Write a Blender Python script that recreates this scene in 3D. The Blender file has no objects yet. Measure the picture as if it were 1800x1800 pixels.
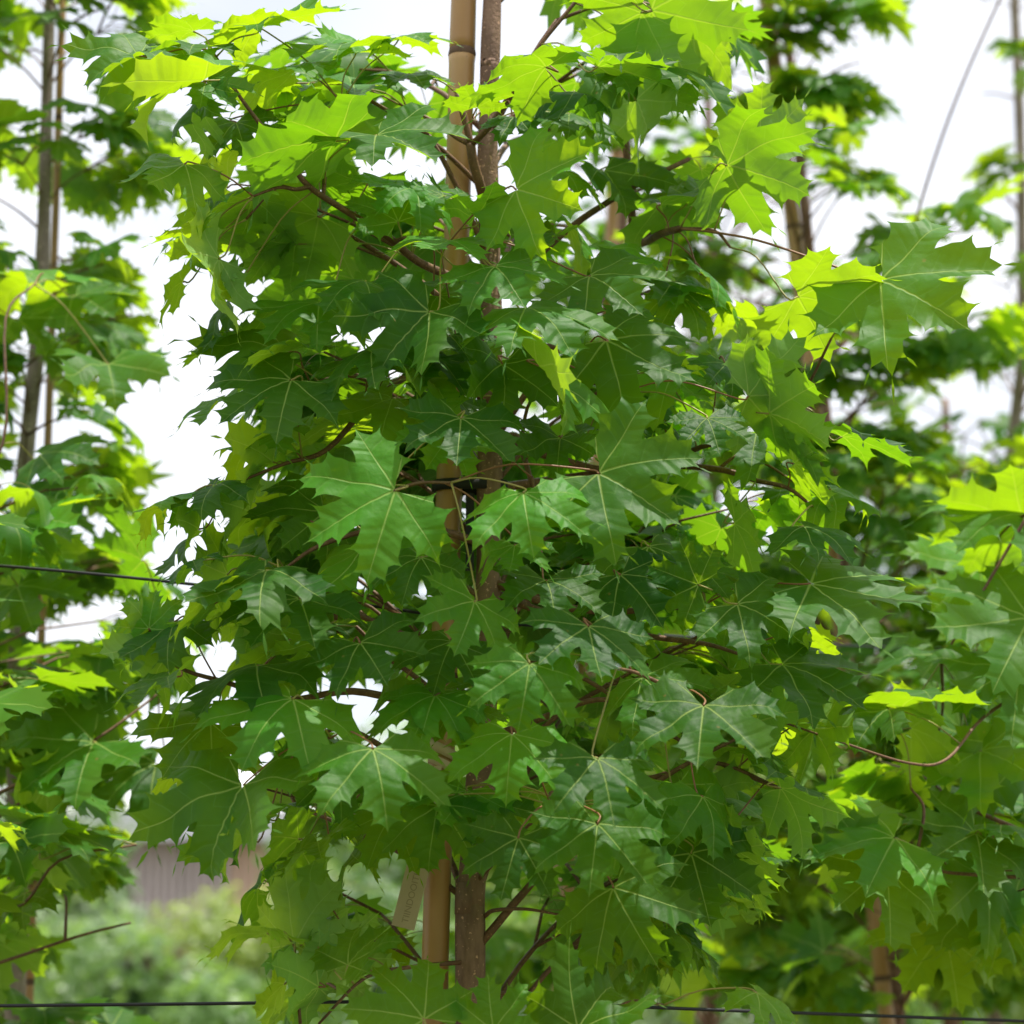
import bpy, math, random
from math import radians as R, sin, cos, pi, sqrt
from mathutils import Vector as V, Matrix, noise
from mathutils.geometry import delaunay_2d_cdt

S = bpy.context.scene
# ------------------------------------------------------------------ camera
PITCH = R(10.5); CAMZ = 1.6; TANW = 0.458          # TANW: picture width at 1 m
cd = bpy.data.cameras.new('camera'); cam = bpy.data.objects.new('camera', cd)
S.collection.objects.link(cam); S.camera = cam
cam.location = (0, 0, CAMZ); cam.rotation_euler = (pi/2 + PITCH, 0, 0)
cd.sensor_width = 36; cd.lens = 36 / TANW; cd.clip_start = .05; cd.clip_end = 500
cd.dof.use_dof = True; cd.dof.focus_distance = 2.28; cd.dof.aperture_fstop = 5.0
# ------------------------------------------------------------------ world and sun
SUN_DIR = V((0.24, 0.0, 0.95)).normalized()       # towards the sun: high, slightly from the right
w = bpy.data.worlds.new('World'); S.world = w; w.use_nodes = True
nt = w.node_tree; nt.nodes.clear()
def nn(t, ty, **k):
    n = t.nodes.new(ty)
    for a, b in k.items(): setattr(n, a, b)
    return n
out = nn(nt, 'ShaderNodeOutputWorld'); bg = nn(nt, 'ShaderNodeBackground'); bg.inputs[1].default_value = .12
sky = nn(nt, 'ShaderNodeTexSky', sky_type='NISHITA', sun_disc=False)
sky.sun_elevation = math.asin(SUN_DIR.z); sky.sun_rotation = math.atan2(SUN_DIR.x, SUN_DIR.y)
tc = nn(nt, 'ShaderNodeTexCoord'); no = nn(nt, 'ShaderNodeTexNoise'); no.inputs['Scale'].default_value = 2.6; no.inputs['Detail'].default_value = 5
mp = nn(nt, 'ShaderNodeMapping'); mp.inputs['Scale'].default_value = (1, 1, 2.5)
cr = nn(nt, 'ShaderNodeValToRGB')
cr.color_ramp.elements[0].position = .30; cr.color_ramp.elements[0].color = (.50, .50, .50, 1)
cr.color_ramp.elements[1].position = .60; cr.color_ramp.elements[1].color = (1, 1, 1, 1)
mx = nn(nt, 'ShaderNodeMix', data_type='RGBA'); mx.inputs['B'].default_value = (7.6, 7.7, 8.1, 1)
L = nt.links.new
L(tc.outputs['Generated'], mp.inputs[0]); L(mp.outputs[0], no.inputs['Vector']); L(no.outputs['Fac'], cr.inputs[0])
L(cr.outputs[0], mx.inputs['Factor']); L(sky.outputs[0], mx.inputs['A']); L(mx.outputs['Result'], bg.inputs[0]); L(bg.outputs[0], out.inputs[0])
sd = bpy.data.lights.new('sun', 'SUN'); sd.energy = 5.0; sd.angle = R(.6); sd.color = (1, .95, .86)
so = bpy.data.objects.new('sun', sd); S.collection.objects.link(so); so.location = (0, 0, 20)
so.rotation_euler = SUN_DIR.to_track_quat('Z', 'Y').to_euler()
S.view_settings.view_transform = 'Standard'; S.view_settings.look = 'None'
S.view_settings.gamma = 1; S.view_settings.exposure = .42; S.view_settings.use_curve_mapping = False
S.cycles.max_bounces = 8; S.cycles.transmission_bounces = 8; S.cycles.diffuse_bounces = 4

COL = S.collection
FW = V((0, cos(PITCH), sin(PITCH))); UP = V((0, -sin(PITCH), cos(PITCH))); RT = V((1, 0, 0)); C0 = V((0, 0, CAMZ))
K = TANW / 1800
def ray(px, py): return FW + RT * ((px - 900) * K) - UP * ((py - 900) * K)
def at(px, py, Y):                                   # the point of the place at distance Y seen in that direction
    r = ray(px, py); return C0 + r * (Y / r.y)
def depth(p): return (p - C0).dot(FW)
def proj(p):
    d = p - C0; z = d.dot(FW); return 900 + d.dot(RT) / z / K, 900 - d.dot(UP) / z / K

# ------------------------------------------------------------------ object helpers
def tag(o, label=None, cat=None, group=None, kind=None):
    if label: o['label'] = label
    if cat: o['category'] = cat
    if group: o['group'] = group
    if kind: o['kind'] = kind
    return o
def empty(name, loc):
    o = bpy.data.objects.new(name, None); o.location = loc; o.empty_display_size = .1; COL.objects.link(o); return o
def link(name, me, parent=None, loc=None):
    o = bpy.data.objects.new(name, me); COL.objects.link(o)
    if parent: o.parent = parent
    if loc is not None: o.location = loc
    return o
def mesh(name, vs, fs, mats, smooth=True, uvs=None, mi=None):
    me = bpy.data.meshes.new(name); me.from_pydata([tuple(v) for v in vs], [], fs)
    for m in (mats if isinstance(mats, (list, tuple)) else [mats]): me.materials.append(m)
    me.polygons.foreach_set('use_smooth', [smooth] * len(me.polygons))
    if mi: me.polygons.foreach_set('material_index', mi)
    if uvs:
        l = me.uv_layers.new(name='UVMap'); buf = []
        for p in me.polygons:
            for vi in p.vertices: buf += uvs[vi]
        l.data.foreach_set('uv', buf)
    me.update(); return me
def tube_geo(pts, rad, sides=6, cap=True):
    vs, fs = [], []; n = len(pts); u = None
    for i, p in enumerate(pts):
        t = (pts[min(i+1, n-1)] - pts[max(i-1, 0)]).normalized()
        if u is None:
            u = t.orthogonal().normalized()
        else:
            u = (u - t * u.dot(t)).normalized()
        v = t.cross(u); r = rad[i] if isinstance(rad, (list, tuple)) else rad
        for k in range(sides):
            a = 2*pi*k/sides; vs.append(p + (u*cos(a) + v*sin(a)) * r)
    for i in range(n-1):
        for k in range(sides):
            a = i*sides + k; b = i*sides + (k+1) % sides; fs.append((a, b, b+sides, a+sides))
    if cap:
        fs.append(tuple(range(sides))[::-1]); fs.append(tuple(range((n-1)*sides, n*sides)))
    return vs, fs
def tube(name, pts, rad, mat, parent=None, sides=6):
    o0 = pts[0].copy(); vs, fs = tube_geo([p - o0 for p in pts], rad, sides)
    base = parent.location if parent else V((0, 0, 0))
    return link(name, mesh(name, vs, fs, mat), parent, o0 - base)
def spline(pts, n=6):                                # Catmull-Rom
    P = [pts[0]*2 - pts[1]] + list(pts) + [pts[-1]*2 - pts[-2]]; o = []
    for i in range(1, len(P)-2):
        a, b, c, d = P[i-1:i+3]
        for k in range(n):
            t = k/n; o.append(.5*((2*b) + (c-a)*t + (2*a-5*b+4*c-d)*t*t + (3*b-a-3*c+d)*t**3))
    o.append(P[-2]); return o
def box_geo(cx, cy, cz, sx, sy, sz):
    v = [V((cx + i*sx/2, cy + j*sy/2, cz + k*sz/2)) for i in (-1, 1) for j in (-1, 1) for k in (-1, 1)]
    return v, [(0,1,3,2), (4,6,7,5), (0,4,5,1), (2,3,7,6), (0,2,6,4), (1,5,7,3)]

# ------------------------------------------------------------------ materials
class X:                                             # tiny expression helper for math nodes
    def __init__(s, t, sock): s.t, s.s = t, sock
    def _m(s, op, *o):
        n = s.t.nodes.new('ShaderNodeMath'); n.operation = op
        for i, a in enumerate((s,) + o):
            if isinstance(a, X): s.t.links.new(a.s, n.inputs[i])
            else: n.inputs[i].default_value = a
        return X(s.t, n.outputs[0])
    def __add__(s, o): return s._m('ADD', o)
    def __sub__(s, o): return s._m('SUBTRACT', o)
    def __mul__(s, o): return s._m('MULTIPLY', o)
    def __truediv__(s, o): return s._m('DIVIDE', o)
    def abs(s): return s._m('ABSOLUTE')
    def frac(s): return s._m('FRACT')
    def lt(s, o): return s._m('LESS_THAN', o)
    def gt(s, o): return s._m('GREATER_THAN', o)
    def max(s, o): return s._m('MAXIMUM', o)
    def min(s, o): return s._m('MINIMUM', o)
    def sm(s, a, b):                                 # 1 below a, 0 above b
        n = s.t.nodes.new('ShaderNodeMapRange'); n.interpolation_type = 'SMOOTHSTEP'
        s.t.links.new(s.s, n.inputs[0]); n.inputs[1].default_value = a; n.inputs[2].default_value = b
        n.inputs[3].default_value = 1; n.inputs[4].default_value = 0
        return X(s.t, n.outputs[0])
def mixc(t, fac, a, b, mode='MIX'):
    n = t.nodes.new('ShaderNodeMix'); n.data_type = 'RGBA'; n.blend_type = mode
    for i, v in ((0, fac), (6, a), (7, b)):
        if isinstance(v, X): t.links.new(v.s, n.inputs[i])
        elif hasattr(v, 'links'): t.links.new(v, n.inputs[i])
        elif isinstance(v, tuple): n.inputs[i].default_value = (*v, 1)
        else: n.inputs[i].default_value = v
    return n.outputs[2]
def newmat(name):
    m = bpy.data.materials.new(name); m.use_nodes = True; t = m.node_tree
    return m, t, t.nodes['Principled BSDF'], t.nodes['Material Output']
def ntex(t, scale, detail=4, coord='Object', vec=None, rough=.5):
    c = nn(t, 'ShaderNodeTexCoord'); n = nn(t, 'ShaderNodeTexNoise')
    n.inputs['Scale'].default_value = scale; n.inputs['Detail'].default_value = detail; n.inputs['Roughness'].default_value = rough
    if vec:
        m = nn(t, 'ShaderNodeMapping'); m.inputs['Scale'].default_value = vec
        t.links.new(c.outputs[coord], m.inputs[0]); t.links.new(m.outputs[0], n.inputs['Vector'])
    else: t.links.new(c.outputs[coord], n.inputs['Vector'])
    return X(t, n.outputs['Fac'])
def bump(t, h, strength, dist, b):
    n = nn(t, 'ShaderNodeBump'); n.inputs['Strength'].default_value = strength; n.inputs['Distance'].default_value = dist
    t.links.new(h.s, n.inputs['Height']); t.links.new(n.outputs[0], b.inputs['Normal']); return n

def leaf_mat(name, dark, fresh, trans_a, trans_b, detail=True, rough=.52):
    m, t, b, o = newmat(name)
    uv = nn(t, 'ShaderNodeUVMap'); sp = nn(t, 'ShaderNodeSeparateXYZ'); t.links.new(uv.outputs[0], sp.inputs[0])
    x = X(t, sp.outputs[0]).abs(); y = X(t, sp.outputs[1])
    vein = None; sec = None; dat = []
    for dx, dy, ln in ((0, 1, 1.0), (.70, .71, 1.0), (1, -.02, .82)):
        al = x*dx + y*dy; pe = (x*dy - y*dx).abs(); dat.append((al, pe, ln))
    for al, pe, ln in dat + [(x*.78 - y*.63, (x*-.63 - y*.78).abs(), .5)]:
        wd = (al * (-1/ln) + 1.15) * .0115
        v = (pe / wd).sm(.35, 1.25) * al.gt(0.0) * al.lt(ln)
        vein = v if vein is None else vein.max(v)
    rnd = nn(t, 'ShaderNodeObjectInfo'); rn = X(t, rnd.outputs['Random'])
    mott = ntex(t, 3.5, 5, 'UV')
    green = mixc(t, (rn * rn + (mott - .5) * .5).max(0.0).min(1.0), dark, fresh)
    blot = ntex(t, 1.3, 3, 'UV'); green = mixc(t, (blot - .45).max(0.0) * 1.1, green, (.085, .15, .018))
    vo = nn(t, 'ShaderNodeTexVoronoi'); vo.inputs['Scale'].default_value = 7; t.links.new(uv.outputs[0], vo.inputs['Vector'])
    vsp = nn(t, 'ShaderNodeVectorMath', operation='ADD'); t.links.new(uv.outputs[0], vsp.inputs[0]); t.links.new(rnd.outputs['Random'], vsp.inputs[1]); t.links.new(vsp.outputs[0], vo.inputs['Vector'])
    vc = nn(t, 'ShaderNodeSeparateXYZ'); t.links.new(vo.outputs['Color'], vc.inputs[0])
    spot = X(t, vo.outputs['Distance']).sm(.07, .16) * X(t, vc.outputs[0]).gt(.90) * (ntex(t, 30, 3, 'UV')).gt(.42)
    green = mixc(t, spot * .8, green, (.13, .075, .02))
    back = nn(t, 'ShaderNodeNewGeometry'); bf = X(t, back.outputs['Backfacing'])
    if detail:
        mn = dat[0][1].min(dat[1][1]).min(dat[2][1]); quilt = None; wob = ntex(t, 2.3, 2, 'UV')
        for al, pe, ln in dat:
            own = pe.lt(mn + .0001)
            q = ((al - pe * .62 + pe*pe*.55 + wob * .11) * (5.4/ln)).frac() - .5
            s = q.abs().sm(.006, .045) * own * al.gt(.10) * pe.sm(.08, .30)
            h = q.abs().sm(.0, .30) * own * al.sm(1.0, .15) * pe.sm(.16, .30)
            sec = s if sec is None else sec.max(s); quilt = h if quilt is None else quilt.max(h)
        fine = ntex(t, 26, 3, 'UV')
        col = mixc(t, sec * .20, green, (.16, .27, .06))
        hgt = quilt * -.42 + vein * -.8 + fine * .08 + ntex(t, 3.5, 2, 'UV') * 1.1
    else:
        col = green; hgt = vein * -1
    col = mixc(t, vein * .38, col, (.36, .45, .12))
    under = mixc(t, mott, (.085, .17, .045), (.12, .22, .06)); under = mixc(t, vein * .6, under, (.26, .34, .12))
    if detail: under = mixc(t, sec * .4, under, (.2, .3, .1))
    t.links.new(mixc(t, bf, col, under), b.inputs['Base Color'])
    rg = mott * .16 + (rough - .08) + bf * .2
    t.links.new(rg.s, b.inputs['Roughness']); b.inputs['Specular IOR Level'].default_value = .12
    bn = bump(t, hgt, .30 if detail else .2, .012, b)
    tr = nn(t, 'ShaderNodeBsdfTranslucent')
    tcx = mixc(t, rn * .75 + mott * .25, trans_a, trans_b); tcx = mixc(t, vein * .35, tcx, (.30, .38, .03))
    if detail: tcx = mixc(t, sec * .22, tcx, (.10, .22, .01))
    t.links.new(tcx, tr.inputs[0]); t.links.new(bn.outputs[0], tr.inputs['Normal'])
    ad = nn(t, 'ShaderNodeAddShader'); t.links.new(b.outputs[0], ad.inputs[0]); t.links.new(tr.outputs[0], ad.inputs[1])
    t.links.new(ad.outputs[0], o.inputs[0]); return m
M_LEAF = leaf_mat('maple_leaf', (.005, .038, .003), (.030, .145, .007), (.070, .195, .002), (.29, .395, .004))
M_LEAF2 = leaf_mat('maple_leaf_far', (.010, .056, .004), (.032, .120, .009), (.080, .21, .003), (.30, .40, .005), detail=False, rough=.52)

def bark_mat(name, a, bcol, sc, vec, bs=.6, rough=.8):
    m, t, b, o = newmat(name); n1 = ntex(t, sc, 6, 'Object', vec, .65); n2 = ntex(t, sc*.22, 3)
    c = mixc(t, n1.sm(.65, .35), a, bcol); c = mixc(t, n2.sm(.6, .4) * .5, c, tuple(v*.6 for v in a))
    sp = ntex(t, sc*4, 2); c = mixc(t, sp.sm(.30, .36), c, tuple(min(1, v*2.1) for v in a))
    t.links.new(c, b.inputs['Base Color']); b.inputs['Roughness'].default_value = rough; bump(t, n1 + sp*.4, bs, .004, b); return m
M_BARK = bark_mat('maple_bark', (.29, .175, .11), (.16, .09, .055), 60, (1, 1, .35))
M_BARKG = bark_mat('pale_maple_bark', (.36, .29, .23), (.22, .17, .135), 60, (1, 1, .35))
M_TWIG = bark_mat('twig_bark', (.20, .105, .045), (.12, .055, .025), 130, (1, 1, .5), .35, .6)
def plain(name, c, rough=.6, var=.3, sc=40, bs=.15, vec=None):
    m, t, b, o = newmat(name); n = ntex(t, sc, 5, 'Object', vec)
    t.links.new(mixc(t, n, tuple(v*(1-var) for v in c), tuple(min(1, v*(1+var)) for v in c)), b.inputs['Base Color'])
    b.inputs['Roughness'].default_value = rough; bump(t, n, bs, .002, b); return m
M_PET = plain('petiole', (.30, .27, .06), .5, .35, 30)
M_PETR = plain('petiole_reddish', (.26, .12, .05), .5, .35, 30)
M_WIRE = plain('black_plastic_wire', (.008, .008, .009), .45, .2)
M_RUBBER = plain('black_rubber', (.006, .006, .006), .6, .2)
M_TAG = plain('brown_label_card', (.56, .44, .28), .75, .12, 60)
M_INK = plain('label_ink', (.36, .27, .16), .7, .1)
def bamboo():
    m, t, b, o = newmat('bamboo_cane'); n1 = ntex(t, 22, 5, 'Object', (1, 1, .05)); n2 = ntex(t, 7, 4, 'Object', (1, 1, .5)); n3 = ntex(t, 90, 2, 'Object', (1, 1, .6))
    c = mixc(t, n1.sm(.65, .35), (.64, .43, .19), (.54, .30, .09)); c = mixc(t, n2.sm(.5, .3) * .6, c, (.33, .17, .055))
    c = mixc(t, n3.sm(.27, .31), c, (.10, .05, .025))
    t.links.new(c, b.inputs['Base Color']); b.inputs['Roughness'].default_value = .42; bump(t, n1, .25, .002, b); return m
M_BAM = bamboo(); M_BAMN = plain('bamboo_node', (.13, .075, .04), .8, .4, 90, .5)

# ------------------------------------------------------------------ maple leaf meshes
HALF = [(0,1.0,1), (.05,.86,0), (.185,.885,1), (.13,.725,0), (.33,.735,1), (.195,.565,0), (.185,.45,0),
        (.27,.52,0), (.335,.70,1), (.42,.595,0), (.55,.84,1), (.56,.655,0), (.79,.79,1), (.645,.555,0), (.86,.52,1),
        (.63,.42,0), (.72,.315,1), (.545,.26,0), (.45,.17,0), (.56,.14,0), (.70,.20,1), (.68,.08,0), (.88,-.02,1), (.68,-.10,0),
        (.75,-.24,1), (.53,-.19,0), (.46,-.38,1), (.33,-.22,0), (.20,-.33,1), (.13,-.12,0), (.02,-.005,0)]
def outline(rng, sub):
    def half(sgn):
        kx = rng.uniform(.93, 1.07); ky = rng.uniform(.95, 1.05); pts = []
        for x, y, tp in HALF:
            j = .012 if tp else .007
            pts.append(((x*kx + rng.uniform(-j, j) * (x > .03)) * sgn, y * (ky if x > .2 else 1) + rng.uniform(-j, j) * (x > .03), tp))
        o = []
        for (x0, y0, t0), (x1, y1, t1) in zip(pts, pts[1:]):
            o.append((x0, y0))
            if sub:
                dx, dy = x1-x0, y1-y0; l = sqrt(dx*dx + dy*dy); nx, ny = dy/l*sgn, -dx/l*sgn
                # teeth run out in a fine point: the edge sags towards the blade next to a tip
                ft = ((.30, .125), (.62, .15)) if sub > 1 else ((.45, .14),)      # (way from the tooth tip, sag)
                if not t0: ft = tuple((1-f, g) for f, g in ft[::-1])
                if not (t0 or t1): ft = ((.5, .06),)
                for f, g in ft:
                    g *= l * (1 if l > .1 else .5)
                    o.append((x0 + dx*f + nx*g, y0 + dy*f + ny*g))
        o.append(pts[-1][:2]); return o
    r = half(1); l = half(-1)
    return r + [(0, .03)] + l[::-1][:-1]
def inside(p, poly):
    x, y = p; c = False; j = len(poly) - 1
    for i in range(len(poly)):
        xi, yi = poly[i][:2]; xj, yj = poly[j][:2]
        if (yi > y) != (yj > y) and x < (xj-xi)*(y-yi)/(yj-yi) + xi: c = not c
        j = i
    return c
def leaf_geo(seed, sub, step, shape):
    rng = random.Random(seed); ol = outline(rng, sub); pts = [V(p) for p in ol]; n = len(pts)
    y = -.34
    row = 0
    while y < 1.0:
        xx = -.9 + (row % 2) * step/2
        while xx < .9:
            q = (xx + rng.uniform(-.1, .1)*step, y + rng.uniform(-.1, .1)*step)
            if inside(q, ol) and min((q[0]-a[0])**2 + (q[1]-a[1])**2 for a in ol) > (step*.55)**2: pts.append(V(q))
            xx += step
        y += step*.87; row += 1
    r = delaunay_2d_cdt(pts, [], [list(range(n))], 1, 1e-6)
    vs2, fs = r[0], [tuple(f) for f in r[2]]
    fold, droop, bx, wave, quilt, tw = shape; droop *= 1.25; wave *= 1.5; quilt *= 1.35; tw *= 1.4; bx *= 1.2; ph = rng.uniform(0, 6.28); ph2 = rng.uniform(0, 6.28); out = []
    for p in vs2:
        x, yy = p.x, p.y; rr = sqrt(x*x + yy*yy); th = math.atan2(abs(x), yy)
        # angular distance to the nearest main vein (0, 45, 80 deg)
        dv = min(abs(th), abs(th - .78), abs(th - 1.57)); z = quilt * rr * min(dv, .4) * 1.1
        z += fold * abs(x) + wave * rr*rr * sin(3.1*math.atan2(x, yy) + ph) + wave*.55 * rr * sin(9*x + 5*yy + ph2)
        z += tw * x * yy
        z += .010 * noise.noise(V((x*5, yy*5, seed)))
        ex = max(0, abs(x) - .45); z -= .5 * ex * ex * bx * 2
        a = droop * yy; Y = sin(a)/droop if abs(droop) > 1e-3 else yy; Z = -(1-cos(a))/droop if abs(droop) > 1e-3 else 0
        Y2 = Y - z * -sin(a) * 1; Z2 = Z + z*cos(a)
        b = bx * x
        X2 = sin(b)/bx if abs(bx) > 1e-3 else x; Z2 -= (1-cos(b))/bx if abs(bx) > 1e-3 else 0
        out.append(V((X2, Y2, Z2)))
    # make all faces point +Z
    fs2 = []
    for f in fs:
        a, b, c = (vs2[i] for i in f[:3])
        fs2.append(f if (b-a).cross(c-a) > 0 else f[::-1])
    uvs = [(p.x, p.y) for p in vs2]
    return out, fs2, uvs
rs = random.Random(5)
SHAPES = [(.04, .35, .30, .05, .16, .0), (-.10, .55, .45, .06, .14, .1), (.10, .20, .25, .07, .18, -.1), (-.05, .75, .6, .08, .16, .15),
          (.22, .45, .15, .05, .14, .0), (.0, .30, .7, .09, .2, -.2), (-.18, .35, .5, .10, .16, .2), (.06, .95, .35, .09, .18, -.12),
          (.30, .60, .10, .10, .14, .1), (.0, .15, .2, .04, .14, .05), (.45, .7, .05, .12, .12, -.1), (-.3, .9, .8, .14, .15, .1)]
PET_PTS = [V((0, -.66, -.24)), V((0, -.45, -.10)), V((0, -.22, -.02)), V((0, 0, 0))]
def make_proto(i, sub, step, mat, petiole):
    vs, fs, uv = leaf_geo(100+i, sub, step, SHAPES[i % len(SHAPES)])
    mi = [0]*len(fs); mats = [mat]
    if petiole:
        pv, pf = tube_geo(spline(PET_PTS, 2), .0085, 4, False); n = len(vs)
        vs = vs + pv; uv = uv + [(0, .0)]*len(pv); fs = fs + [tuple(k+n for k in f) for f in pf]; mi += [1]*len(pf); mats = [mat, M_PET if i % 3 else M_PETR]
    return vs, fs, uv, mi, mats
HERO = []; BG = []; LOW = []
for i in range(12):
    a = make_proto(i, 2, .075, M_LEAF, False); HERO.append(mesh('leaf_blade', a[0], a[1], a[4], True, a[2], a[3]))
HEROP = []
for i in range(12):
    a = make_proto(i+12, 2, .085, M_LEAF, True); HEROP.append(mesh('leaf_blade', a[0], a[1], a[4], True, a[2], a[3]))
for i in range(12):
    a = make_proto(i+30, 1, .14, M_LEAF2, True); BG.append(mesh('leaf_blade', a[0], a[1], a[4], True, a[2], a[3]))
for i in range(8):
    LOW.append(make_proto(i+50, 0, .25, M_LEAF2, True))

def leaf_matrix(base, axis, pref, size, roll=0):
    a = axis.normalized(); n = pref - a * pref.dot(a)
    if n.length < 1e-3: n = a.orthogonal()
    n.normalize()
    if roll: n = Matrix.Rotation(roll, 3, a) @ n
    x = a.cross(n)
    m = Matrix(((x.x, a.x, n.x), (x.y, a.y, n.y), (x.z, a.z, n.z))).to_4x4()
    return Matrix.Translation(base) @ m @ Matrix.Scale(size, 4)

# ------------------------------------------------------------------ setting
rg = random.Random(11)
def ground():
    m, t, b, o = newmat('ground_soil_and_grass'); n = ntex(t, .8, 8); f = ntex(t, 14, 6)
    c = mixc(t, n.sm(.55, .42), (.045, .075, .02), (.13, .09, .055)); c = mixc(t, f * .5, c, (.03, .045, .014))
    t.links.new(c, b.inputs['Base Color']); b.inputs['Roughness'].default_value = .95; bump(t, f, .8, .03, b)
    vs, fs = [], []; N = 60
    for j in range(N+1):
        for i in range(N+1):
            u = (i/N*2-1); v = (j/N*2-1); x = math.copysign(abs(u)**2.2, u)*250; yy = math.copysign(abs(v)**2.2, v)*250
            vs.append((x, yy, .03*noise.noise(V((x*.7, yy*.7, 0))) if abs(x) < 60 and abs(yy) < 60 else 0))
    for j in range(N):
        for i in range(N): a = j*(N+1)+i; fs.append((a, a+1, a+N+2, a+N+1))
    tag(link('ground', mesh('ground', vs, fs, m)), kind='structure')
ground()

def building():
    Y = 26; x0 = at(150, 1500, Y).x; x1 = at(1420, 1500, Y).x; zt = at(300, 1478, Y).z
    b = empty('warehouse', ((x0+x1)/2, Y, 0)); tag(b, 'long low tan ribbed shed with white roof edge, far behind the hedge', 'building')
    mw = plain('tan_cladding', (.72, .53, .41), .7, .12, 3); mg = plain('grey_cladding', (.58, .50, .48), .7, .12, 3); mr = plain('white_roof', (.78, .78, .80), .5, .05, 2)
    vs, fs = box_geo(0, 4.2, zt/2, x1-x0, 8, zt); link('wall', mesh('wall', vs, fs, mw, False), b)
    i = 0; x = x0; wdt = .55; pm = {}
    for mm, nme in ((mw, 'tan'), (mg, 'grey')):
        vs = []; fs = []; n = 6
        for k in range(n):
            a = k*wdt/n; q, f = box_geo(a + wdt/n/2, -.02, zt*.5, wdt/n*.55, .05, zt-.04); o = len(vs); vs += q; fs += [tuple(c+o for c in g) for g in f]
        q, f = box_geo(wdt/2, .03, zt*.5, wdt-.012, .06, zt-.02); o = len(vs); vs += q; fs += [tuple(c+o for c in g) for g in f]
        pm[nme] = mesh('wall_panel', vs, fs, mm, False)
    while x < x1 - wdt:
        px = proj(V((x, Y, zt)))[0]; g = (i % 7 in (1, 2)) or px < 320
        link('wall_panel', pm['grey' if g else 'tan'], b, V((x - b.location.x, .1, 0))); x += wdt; i += 1
    vs = [V((x0-.3-b.location.x, -.35, zt)), V((x1+.3-b.location.x, -.35, zt)), V((x1+.3-b.location.x, 4.2, zt+.75)), V((x0-.3-b.location.x, 4.2, zt+.75)),
          V((x1+.3-b.location.x, 8.6, zt)), V((x0-.3-b.location.x, 8.6, zt))]
    vs += [v + V((0, 0, .34)) for v in vs]
    fs = [(0,3,2,1), (3,5,4,2), (6,7,8,9), (9,8,10,11), (0,1,7,6), (4,5,11,10), (0,6,9,3), (3,9,11,5), (1,2,8,7), (2,4,10,8)]
    link('roof', mesh('roof', vs, fs, mr, False), b)
building()

# leafy shrubs of small leaf faces
def shrub_mat(name, a, bb, tr=(.16, .26, .04)):
    m, t, b, o = newmat(name); n = ntex(t, 3, 3); oi = ntex(t, 40, 2)
    t.links.new(mixc(t, n*.5 + oi*.5, a, bb), b.inputs['Base Color']); b.inputs['Roughness'].default_value = .5
    tn = nn(t, 'ShaderNodeBsdfTranslucent'); tn.inputs[0].default_value = (*tr, 1)
    ad = nn(t, 'ShaderNodeAddShader'); t.links.new(b.outputs[0], ad.inputs[0]); t.links.new(tn.outputs[0], ad.inputs[1]); t.links.new(ad.outputs[0], o.inputs[0]); return m
SM = [shrub_mat('shrub_green', (0.036, 0.081, 0.022), (0.081, 0.144, 0.036)), shrub_mat('shrub_yellow_green', (0.073, 0.117, 0.027), (0.152, 0.198, 0.045), (0.225, 0.288, 0.045)),
      shrub_mat('shrub_dark', (0.016, 0.050, 0.013), (0.040, 0.090, 0.022), (0.073, 0.144, 0.018)), shrub_mat('shrub_grey_green', (0.081, 0.135, 0.062), (0.135, 0.198, 0.099), (0.144, 0.198, 0.073)),
      shrub_mat('shrub_bronze', (0.062, 0.045, 0.027), (0.107, 0.073, 0.045), (0.090, 0.054, 0.027))]
M_STEM = plain('shrub_stem', (.07, .05, .03), .85)
def shrub(c, rx, ry, h, mi, label, n, leaf=.05, tree=False, group='shrubs of the mixed hedge'):
    r = random.Random(int(c.x*100) + int(c.y*10)); e = empty('small_tree' if tree else 'shrub', c); tag(e, label, 'tree' if tree else 'shrub', group)
    # a few lumps give light and dark clumps
    lumps = [(V((r.uniform(-.7, .7)*rx, r.uniform(-.7, .7)*ry, h*r.uniform(.25 if not tree else .5, .85))), r.uniform(.28, .5)*min(rx, h*.6)) for _ in range(16)]
    vs, fs = [], []
    for _ in range(n):
        lc, lr = r.choice(lumps); d = V((r.gauss(0, 1), r.gauss(0, 1), r.gauss(0, 1))).normalized(); p = lc + d*lr*r.uniform(.65, 1.05)
        if p.z < .02: continue
        nrm = (d + V((r.gauss(0, .5), r.gauss(0, .5), r.gauss(0, .5)+.4))).normalized(); u = nrm.orthogonal().normalized(); u = Matrix.Rotation(r.uniform(0, 6.3), 3, nrm) @ u; v = nrm.cross(u)
        s = leaf*r.uniform(.6, 1.3); o = len(vs); vs += [p - u*s*.1, p + v*s*.35 + u*s*.4, p + u*s*1.1, p - v*s*.35 + u*s*.4]; fs.append((o, o+1, o+2, o+3))
    f = link('crown' if tree else 'foliage', mesh('foliage', vs, fs, SM[mi], False), e)
    for k in range(2 if tree else 5):
        a = r.uniform(0, 6.3); q = r.choice(lumps)[0]; link('trunk' if tree else 'stem', mesh('stem', *tube_geo([V((cos(a)*.05, sin(a)*.05, 0)), q*.5 + V((0, 0, .1)), q], [.03, .02, .008], 5), M_STEM), e)
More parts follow.
